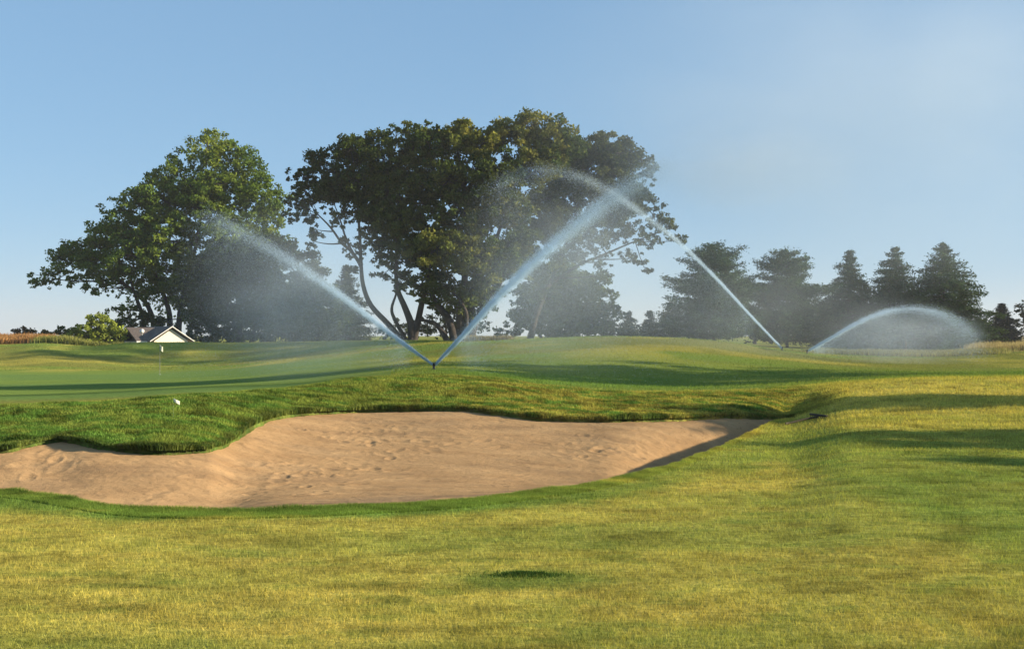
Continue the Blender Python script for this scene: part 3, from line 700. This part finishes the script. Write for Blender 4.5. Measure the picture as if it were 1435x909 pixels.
# ------------------------------------------------------------------ house behind the ridge
M_WALL = principled('cream_siding', (.78,.70,.55), .7, noise=.05, nscale=2)
M_ROOF = principled('dark_shingle', (.115,.090,.078), .9, noise=.35, nscale=6, bump=.4)
M_TRIM = principled('white_trim', (.80,.78,.73), .5, noise=.04)
M_DISH = principled('dish_grey', (.72,.72,.72), .4, noise=.05)
Dh = 103.0; k = Dh/F
hb = at(240, 478, Dh); gz = float(h(hb[0], Dh+3)); house = empty('house', (hb[0], Dh, gz))
tag(house, 'low house with white gable and dark shingle roof half hidden behind the ridge', 'house')
ez = at(240, 477.5, Dh)[2]-gz; pz = at(240, 459, Dh)[2]-gz; hw = 26.5*k*1.0
g = Geo(); g.prism([(-hw+.2,0,-.3),(hw-.2,0,-.3),(hw-.2,0,ez),(0,0,pz-.14),(-hw+.2,0,ez)], (0,8,0)); 
g.build('wall', M_WALL, house)
g = Geo(); g.box(-2.7,-hw+.198,1.2,7.6,-.3,ez-.05); g.build('wall', M_WALL, house)
g = Geo()    # cross gable roof slabs
for s in (-1, 1):
    g.prism([(0,-.35,pz),(s*(hw+.25),-.35,ez-.12),(s*(hw+.25),-.35,ez+.02),(0,-.35,pz+.15)], (0,8.7,0))
g.build('roof', M_ROOF, house)
g = Geo()    # long main roof running left
g.prism([(-2.9,.7,ez-.12),(-2.9,4.4,pz-.10),(-2.9,8.1,ez-.12),(-2.9,8.1,ez+.02),(-2.9,4.4,pz+.05),(-2.9,.7,ez+.02)], (2.9,0,0)); g.build('roof', M_ROOF, house)
g = Geo()
for s in (-1, 1):
    g.prism([(0,-.40,pz-.02),(s*(hw+.27),-.40,ez-.07),(s*(hw+.27),-.40,ez+.0),(0,-.40,pz+.14),(0,-.40,pz+.07)][1:], (0,.045,0))
g.build('bargeboard', M_TRIM, house)
g = Geo(); g.box(-2.9,-hw-.25,.62,.70,ez-.20,ez-.02); g.build('gutter', M_TRIM, house)
g = Geo(); g.box(-.45,.45,-.02,.04,ez-1.5,ez-.4); win = g.build('window', principled('window_glass', (.05,.06,.07), .1), house)
g = Geo(); g.box(-.52,.52,-.05,-.022,ez-1.58,ez-1.5); g.box(-.52,.52,-.05,-.022,ez-.4,ez-.32); g.box(-.52,-.45,-.05,-.022,ez-1.5,ez-.4); g.box(.45,.52,-.05,-.022,ez-1.5,ez-.4); g.build('frame', M_TRIM, win)
house.rotation_euler = (0, 0, math.radians(32))
# dish on the roof
dp = at(199, 464, Dh-1.0); dish = empty('satellite_dish', dp); tag(dish, 'small pale round dish on the dark roof left of the gable', 'dish')
g = Geo(); prof = [(.02,0),(.18,.02),(.32,.07),(.42,.14),(.43,.15),(.33,.09),(.18,.04),(.02,.02)]
g.lathe(prof, n=18); rf = g.build('reflector', M_DISH, dish, smooth=True); rf.rotation_euler = (math.radians(75), 0, math.radians(15))
g = Geo(); g.tube([(0,.05,0),(0,.1,-.2),(0,.1,-.75)], [.03,.03,.03], 8); g.build('mast', M_DISH, dish)
dish.scale = (.48,.48,.48)
g = Geo(); g.tube([(0,-.0,-.3),(0,-.45,-.1)], [.012,.012], 6); g.tube([(0,-.45,-.12),(0,-.45,-.04)], [.03,.03], 8); g.build('receiver_arm', M_DISH, dish)

# ------------------------------------------------------------------ flagstick on the green
M_POLE = principled('pole_dull', (.20,.20,.18), .5, noise=.1)
M_CLOTH = principled('flag_cloth', (.50,.50,.38), .8, noise=.06)
gb = ground(224, 64.0); fl = empty('golf_flag', gb); tag(fl, 'thin flagstick with a small limp white flag on the green below the gable', 'golf flag')
ptop = at(224, 483, 64)[2]-gb[2]
g = Geo(); g.tube([(0,0,-.1),(0,0,ptop)], [.011,.009], 8); g.tube([(0,0,ptop),(0,0,ptop+.03)], [.018,.014], 8); g.build('pole', M_POLE, fl, smooth=True)
g = Geo()
for i in range(9):
    for j in range(9): 
        a = i/8; b = j/8; g.v.append((.012+.15*a, .05*math.sin(a*7+b*1.5)*a, ptop-.03-.30*b-.10*a*a))
for i in range(8):
    for j in range(8): q = i*9+j; g.f.append((q, q+1, q+10, q+9))
o = g.build('flag', M_CLOTH, fl, smooth=True); sm = o.modifiers.new('thick', 'SOLIDIFY'); sm.thickness = .004
g = Geo(); g.tube([(0,0,-.08),(0,0,.006)], [.054,.054], 16); g.build('cup', principled('cup_white', (.7,.7,.7), .5), fl)

# ------------------------------------------------------------------ little marker flag on the bank
mb = hit(243, 588); mk = empty('marker_flag', mb); tag(mk, 'tiny white marker flag on a wire stake in the long grass bank above the bunker', 'marker flag')
mt = (588-557.5)/F*mb[1]
g = Geo(); g.tube([(0,0,-.05),(0,0,mt)], [.0016,.0016], 6); g.build('stake', principled('stake_wire', (.20,.26,.12), .5), mk)
g = Geo()
for i in range(7):
    for j in range(5):
        a = i/6; b = j/4; g.v.append((.004+.085*a, -.02*math.sin(a*5)*a, mt-.004-.045*b-.045*a-.015*a*b))
for i in range(6):
    for j in range(4): q = i*5+j; g.f.append((q, q+1, q+6, q+5))
o = g.build('flag', principled('marker_white', (.62,.66,.52), .8), mk, smooth=True); o.modifiers.new('thick', 'SOLIDIFY').thickness = .002

# ------------------------------------------------------------------ bunker rake on the grass
ra = hit(1101, 597); rb = hit(1147, 587)
M_RAKE = principled('dark_wood', (.045,.035,.018), .95, noise=.3); M_RKH = principled('black_plastic', (.02,.018,.012), .9)
rk = empty('bunker_rake', rb); tag(rk, 'dark bunker rake lying on the grass at the right tip of the bunker', 'rake')
dv = ra-rb; up = np.array([0,0,.05])
n_ = 9; pts = []
for i in range(n_):
    t = i/(n_-1); q = rb + dv*t; q[2] = float(h(q[0], q[1])) + .045 + .02*math.sin(t*PI); pts.append(q-rb)
g = Geo(); g.tube(pts, [.019]*n_, 8); g.build('handle', M_RAKE, rk, smooth=True)
dn = dv/np.linalg.norm(dv); sd = np.array([-dn[1], dn[0], 0]); c0 = np.array([0,0,.07])
g = Geo(); g.tube([c0 - sd*.28, c0 + sd*.28], [.022,.022], 6)
for i in range(9):
    q = c0 + sd*(-.26+.065*i); g.tube([q, q+np.array([0,0,-.085])], [.010,.006], 5)
g.build('head', M_RKH, rk)

# ------------------------------------------------------------------ sprinklers
M_SPR = principled('sprinkler_black', (.018,.020,.018), .45, noise=.2)
def sprinkler(label, p, dirs):
    r = empty('sprinkler', p); tag(r, label, 'sprinkler', 'lawn sprinklers watering the course')
    g = Geo(); g.lathe([(.075,-.05),(.075,.02),(.062,.03),(.045,.035),(.04,.12),(.04,.13)], n=16); g.build('riser', M_SPR, r, smooth=True)
    g = Geo(); g.lathe([(.04,.13),(.052,.135),(.052,.20),(.04,.215),(.01,.22)], n=16); t = g.build('turret', M_SPR, r, smooth=True)
    for d in dirs:
        d = np.array(d, float); d /= np.linalg.norm(d); g = Geo(); g.tube([np.array([0,0,.165])+d*.03, np.array([0,0,.165])+d*.085], [.018,.013], 8); g.build('nozzle', M_SPR, t)
    return r

M_WATER = None
def water_mat(name, trans=.55, col=(.66,.80,.93)):
    m, nt, out = new_mat(name); L = nt.links.new
    d = nt.nodes.new('ShaderNodeBsdfDiffuse'); d.inputs['Color'].default_value = (*col, 1)
    t = nt.nodes.new('ShaderNodeBsdfTranslucent'); t.inputs['Color'].default_value = (*col, 1)
    mx = nt.nodes.new('ShaderNodeMixShader'); mx.inputs[0].default_value = .5; L(d.outputs[0], mx.inputs[1]); L(t.outputs[0], mx.inputs[2])
    tr = nt.nodes.new('ShaderNodeBsdfTransparent'); m2 = nt.nodes.new('ShaderNodeMixShader'); m2.inputs[0].default_value = 1-trans
    L(tr.outputs[0], m2.inputs[1]); L(mx.outputs[0], m2.inputs[2]); L(m2.outputs[0], out.inputs[0]); return m
M_DROP = water_mat('water_droplet', .38); M_MIST_DROP = water_mat('fine_droplet', .30)

def drops(cen, vel, size, stretch):
    """small stretched tetrahedra, long axis along vel"""
    n = len(cen); t = vel/np.linalg.norm(vel, axis=1)[:, None]
    a = RNG.normal(size=(n, 3)); a -= (a*t).sum(1)[:, None]*t; a /= np.linalg.norm(a, axis=1)[:, None]; b = np.cross(t, a)
    s = (size*RNG.uniform(.6, 1.4, n))[:, None]
    V = np.stack([cen + t*s*stretch, cen + a*s - t*s*.4, cen + (-.5*a+.87*b)*s - t*s*.4, cen + (-.5*a-.87*b)*s - t*s*.4], 1).reshape(-1, 3)
    i = np.arange(n)*4; Fc = np.concatenate([np.stack([i, i+1, i+2], -1), np.stack([i, i+2, i+3], -1), np.stack([i, i+3, i+1], -1), np.stack([i+1, i+3, i+2], -1)])
    return V, Fc

def arc(uvd, n=400):
    """ballistic path through sight points (u, v, D)"""
    P = np.array([at(*q) for q in uvd]); L = np.concatenate([[0], np.cumsum(np.linalg.norm(np.diff(P, axis=0), axis=1))])
    t = np.linspace(0, L[-1], n); return np.stack([pch(L, P[:, k], t) for k in range(3)], 1), L[-1]
def pch(xs, ys, x):
    xs = np.asarray(xs, float); m = np.gradient(ys, xs); i = np.clip(np.searchsorted(xs, x)-1, 0, len(xs)-2); hh = xs[i+1]-xs[i]; t = (x-xs[i])/hh
    return ((2*t**3-3*t**2+1)*ys[i] + (t**3-2*t**2+t)*hh*m[i] + (-2*t**3+3*t**2)*ys[i+1] + (t**3-t**2)*hh*m[i+1])

def spray(label, uvd, r0, r1, n_core, n_fall, core_size=.0034, fall_size=.0022, fade=.8, fall_from=.12, wind=(0,0), seed=1, rpow=1.3, fall_bias=1.0, fp=1.5):
    """a jet of water: dense droplets along the arc that widen outwards, and a curtain of finer drops falling from it"""
    global RNG
    keep_rng = RNG; RNG = np.random.default_rng(seed)
    P, L = arc(uvd); T = np.gradient(P, axis=0); T /= np.linalg.norm(T, axis=1)[:, None]
    org = P[0].copy(); root = empty('water_spray', org); tag(root, label, 'water spray', 'jets of water thrown by the sprinklers')
    q = RNG.random(n_core)**1.0; q = q[RNG.random(n_core) < .45+.75*fbm(q*55+seed, q*0+seed, 3)]; q = q[RNG.random(len(q)) < 1-fade*q**fp]; i = (q*(len(P)-1)).astype(int)
    r = r0 + (r1-r0)*q**rpow; t = T[i]; a = np.clip(RNG.normal(size=(len(q), 3)), -1.9, 1.9); a -= (a*t).sum(1)[:, None]*t
    off = a*r[:, None]*.5*np.where(RNG.random(len(q)) < .08, RNG.uniform(1.3, 2.6, len(q)), 1)[:, None]; off[:, 2] -= np.abs(RNG.normal(0, .45, len(q)))*r*q
    c = P[i] + off + (T[i]*RNG.normal(0, L/len(P), len(q))[:, None])
    V, Fc = drops(c - org, t, core_size*(1.5-.5*q), 3.0); link_mesh('stream', np_mesh('stream', V, Fc), M_DROP, root)
    # curtain
    q = fall_from + (1-fall_from)*RNG.random(n_fall)**(1/fall_bias); i = (q*(len(P)-1)).astype(int); p = P[i]
    g0 = h(p[:, 0], p[:, 1]); hh = p[:, 2]-g0
    f = RNG.random(n_fall)**1.7*(1-.3*RNG.random(n_fall)); drop = hh*f
    ad = drop**.8*.16*(1-q*.3); hor = T[i]*np.array([1,1,0]); c = p.copy(); c[:, 2] -= drop; c += hor*ad[:, None]*3.0
    sp = (.12 + .13*drop + r1*q*.5)[:, None]; c[:, :2] += RNG.normal(size=(n_fall, 2))*sp + np.array(wind)*drop[:, None]
    clump_n = vnoise(c[:, 0]*1.1+c[:, 1]*.6+seed*7, c[:, 2]*.35+q*9); ok = (RNG.random(n_fall) < .35+.8*clump_n) & (c[:, 2] > h(c[:, 0], c[:, 1])+.02)
    c = c[ok]; vel = np.tile(np.array([0,0,-1.0]), (len(c), 1)) + T[i][ok]*.7
    V, Fc = drops(c - org, vel, fall_size, 2.4); link_mesh('falling_drops', np_mesh('falling_drops', V, Fc), M_MIST_DROP, root)
    RNG = keep_rng
    return root

s1 = hit(608, 518); s2 = ground(1096, 66.0); s3 = ground(1131, 68.0)
sprinkler('near sprinkler head with two nozzles on the green behind the bunker', s1, [(-.6,-.6,.5), (.5,-.6,.6)])
sprinkler('middle distance sprinkler head on the shoulder of the mound, throwing left', s2, [(-.5,-.7,.4)])
sprinkler('farthest sprinkler head, right of the mound, throwing the low arc right', s3, [(.7,-.4,.4)])
def vof(p): return VH + (HC-p[2]-.16)/p[1]*F
D1 = s1[1]
spray('long jet rising left from the near sprinkler toward the bright green tree',
      [(606.5,vof(s1),D1),(560,477,D1-1.4),(500,430,D1-3),(440,386,D1-4.6),(380,347,D1-6.2),(330,318,D1-7.6),(285,294,D1-9)], .03, .26, 85000, 150000, fade=.9, fp=.9, seed=71, rpow=1.1)
spray('tall jet rising right from the near sprinkler, broadest where it meets the sky',
      [(610,vof(s1),D1),(645,474,D1-1),(700,414,D1-2.6),(770,346,D1-4.4),(850,280,D1-6.4),(900,246,D1-7.8),(940,222,D1-9.2)], .03, .34, 120000, 170000, fade=.55, fp=2.5, seed=72, rpow=1.0)
spray('jet rising left from the middle sprinkler and curling over in front of the central crown',
      [(1095,vof(s2),s2[1]),(1050,440,62.5),(1000,386,59),(950,338,55.5),(900,299,52),(860,270,49),(820,249,46),(770,236,43),(725,241,40),(690,262,38)], .05, .36, 150000, 80000, core_size=.0042, fall_size=.0036, fade=.95, fp=.65, seed=73, rpow=1.5)
spray('low arc of water thrown right from the farthest sprinkler across the spruces',
      [(1133,vof(s3),s3[1]),(1165,473,66.5),(1200,453,65),(1235,438,63.5),(1270,431.5,62),(1305,434,60.5),(1340,447,59),(1368,470,58)], .05, .40, 80000, 90000, core_size=.0052, fall_size=.004, fade=.95, fp=.6, seed=74, fall_from=.03)

# ------------------------------------------------------------------ drifting mist (soft volumes of fine spray)
def mist_mat(name, dens, col=(.76,.86,.98), aniso=0, nscale=.35):
    m, nt, out = new_mat(name); L = nt.links.new
    tc = nt.nodes.new('ShaderNodeTexCoord'); ln = nt.nodes.new('ShaderNodeVectorMath'); ln.operation = 'LENGTH'; L(tc.outputs['Object'], ln.inputs[0])
    mr = nt.nodes.new('ShaderNodeMapRange'); mr.interpolation_type = 'SMOOTHSTEP'; mr.inputs['From Min'].default_value = 1.0; mr.inputs['From Max'].default_value = .15
    mr.inputs['To Min'].default_value = 0; mr.inputs['To Max'].default_value = dens; L(ln.outputs['Value'], mr.inputs['Value'])
    n = nt.nodes.new('ShaderNodeTexNoise'); n.inputs['Scale'].default_value = 2.2; n.inputs['Detail'].default_value = 3; L(tc.outputs['Object'], n.inputs['Vector'])
    m2 = nt.nodes.new('ShaderNodeMapRange'); m2.inputs['From Min'].default_value = .32; m2.inputs['From Max'].default_value = .68; m2.inputs['To Min'].default_value = .25; m2.inputs['To Max'].default_value = 1.5; L(n.outputs['Fac'], m2.inputs['Value'])
    mu = nt.nodes.new('ShaderNodeMath'); mu.operation = 'MULTIPLY'; L(mr.outputs[0], mu.inputs[0]); L(m2.outputs[0], mu.inputs[1])
    v = nt.nodes.new('ShaderNodeVolumePrincipled'); v.inputs['Color'].default_value = (*col, 1); v.inputs['Anisotropy'].default_value = aniso; L(mu.outputs[0], v.inputs['Density'])
    L(v.outputs[0], out.inputs['Volume']); return m
def mist(label, u, v, D, ru, rv, rd, dens, rot=0):  # an ellipsoid of fine spray, ru x rv photo pixels at distance D
    me = bpy.data.meshes.new('mist_cloud'); import bmesh
    bm = bmesh.new(); bmesh.ops.create_icosphere(bm, subdivisions=3, radius=1.0); bm.to_mesh(me); bm.free()
    o = link_mesh('mist_cloud', me, mist_mat('mist', dens), None, at(u, v, D)); o.scale = (ru*D/F, rd, rv*D/F); o.rotation_euler = (0, rot, 0)
    tag(o, label, 'mist', kind='stuff'); return o
USE_MIST = True
if USE_MIST:
    mist('grey veil of drifting spray under the left jet', 420, 410, 31, 190, 150, 5.0, .062, 0)
    mist('grey veil of drifting spray under the tall right jet', 800, 380, 33, 210, 170, 6.0, .052, 0)
    mist('pale cloud of spray drifting into the sky beyond the top of the tall jet', 1260, 150, 25, 620, 300, 5.0, .105, 0)
    mist('faint plume of spray torn off the tip of the tall jet', 1040, 235, 27, 190, 75, 2.8, .17, 0)
    mist('veil of spray hanging below the low arc in front of the spruces', 1260, 470, 60, 140, 60, 4.0, .09, 0)
    mist('thin veil of spray in front of the conifer row', 1060, 440, 56, 260, 120, 6.0, .026, 0)

# ------------------------------------------------------------------ air
USE_HAZE = True
if USE_HAZE:
    g = Geo(); g.box(-1500, 1500, -60, 1550, -3.5, 32)
    m, nt, out = new_mat('haze_air'); v = nt.nodes.new('ShaderNodeVolumePrincipled')
    v.inputs['Color'].default_value = (.88,.88,.96,1); v.inputs['Density'].default_value = .00028; v.inputs['Anisotropy'].default_value = .2
    nt.links.new(v.outputs[0], out.inputs['Volume'])
    tag(g.build('haze', m), 'thin pale morning haze in the air', 'haze', kind='stuff')

# ------------------------------------------------------------------ trees beyond the right edge of the photo: they cast the long shadows
SH = 'trees beyond the right edge that shade the course'
def shade_tree(x, y, H, R, seed, label, fill=.5):
    global RNG
    D = y; u = x/D*F+UC; base = np.array([x, y, float(h(x, y))]); v_of = lambda z: VH-(z-HC)/D*F; pxr = F/D
    bl = []; r = random.Random(seed)
    for i in range(9):
        an = r.uniform(0, 2*PI); bl.append((u + r.uniform(-.6, .6)*R*pxr, v_of(base[2]+H*r.uniform(.35, .85)), R*pxr*r.uniform(.3, .5)))
    return broadleaf('shade_tree', label, D, u, [[(u, v_of(base[2]), 0, .3), (u, v_of(base[2]+H*.4)), (u, v_of(base[2]+H*.75))]], bl, G1, seed=seed, leaf=.5, per=13, clump=.8, depth=.5, fill=fill)
SHADE = [(29,36,10.5,4),(36,38,21,6.5),(34,31,13,3.5),(22,13.6,5.7,2.4),(25,10.6,6.8,2.7),(47,74,28,9),(52,80,28,8),(24,19.3,7.2,2.2),(30,8.5,7.5,2.8)]
SHL = ['round green tree beyond the right edge, level with the valley behind the bank', 'tall green tree beyond the right edge, behind the round one', 'tall slim green tree beyond the right edge, just ahead of the round one', 'low green tree beyond the right edge, level with the bunker front', 'low green tree beyond the right edge, level with the near turf', 'big green tree beyond the right edge, level with the mound top', 'biggest green tree beyond the right edge, farthest from the camera', 'low green tree beyond the right edge, level with the rake', 'slim low green tree beyond the right edge, nearest the camera']
for i, (x, y, H, R) in enumerate(SHADE):
    shade_tree(x, y, H, R, 90+i, SHL[i], .5 if H > 9 else .85)
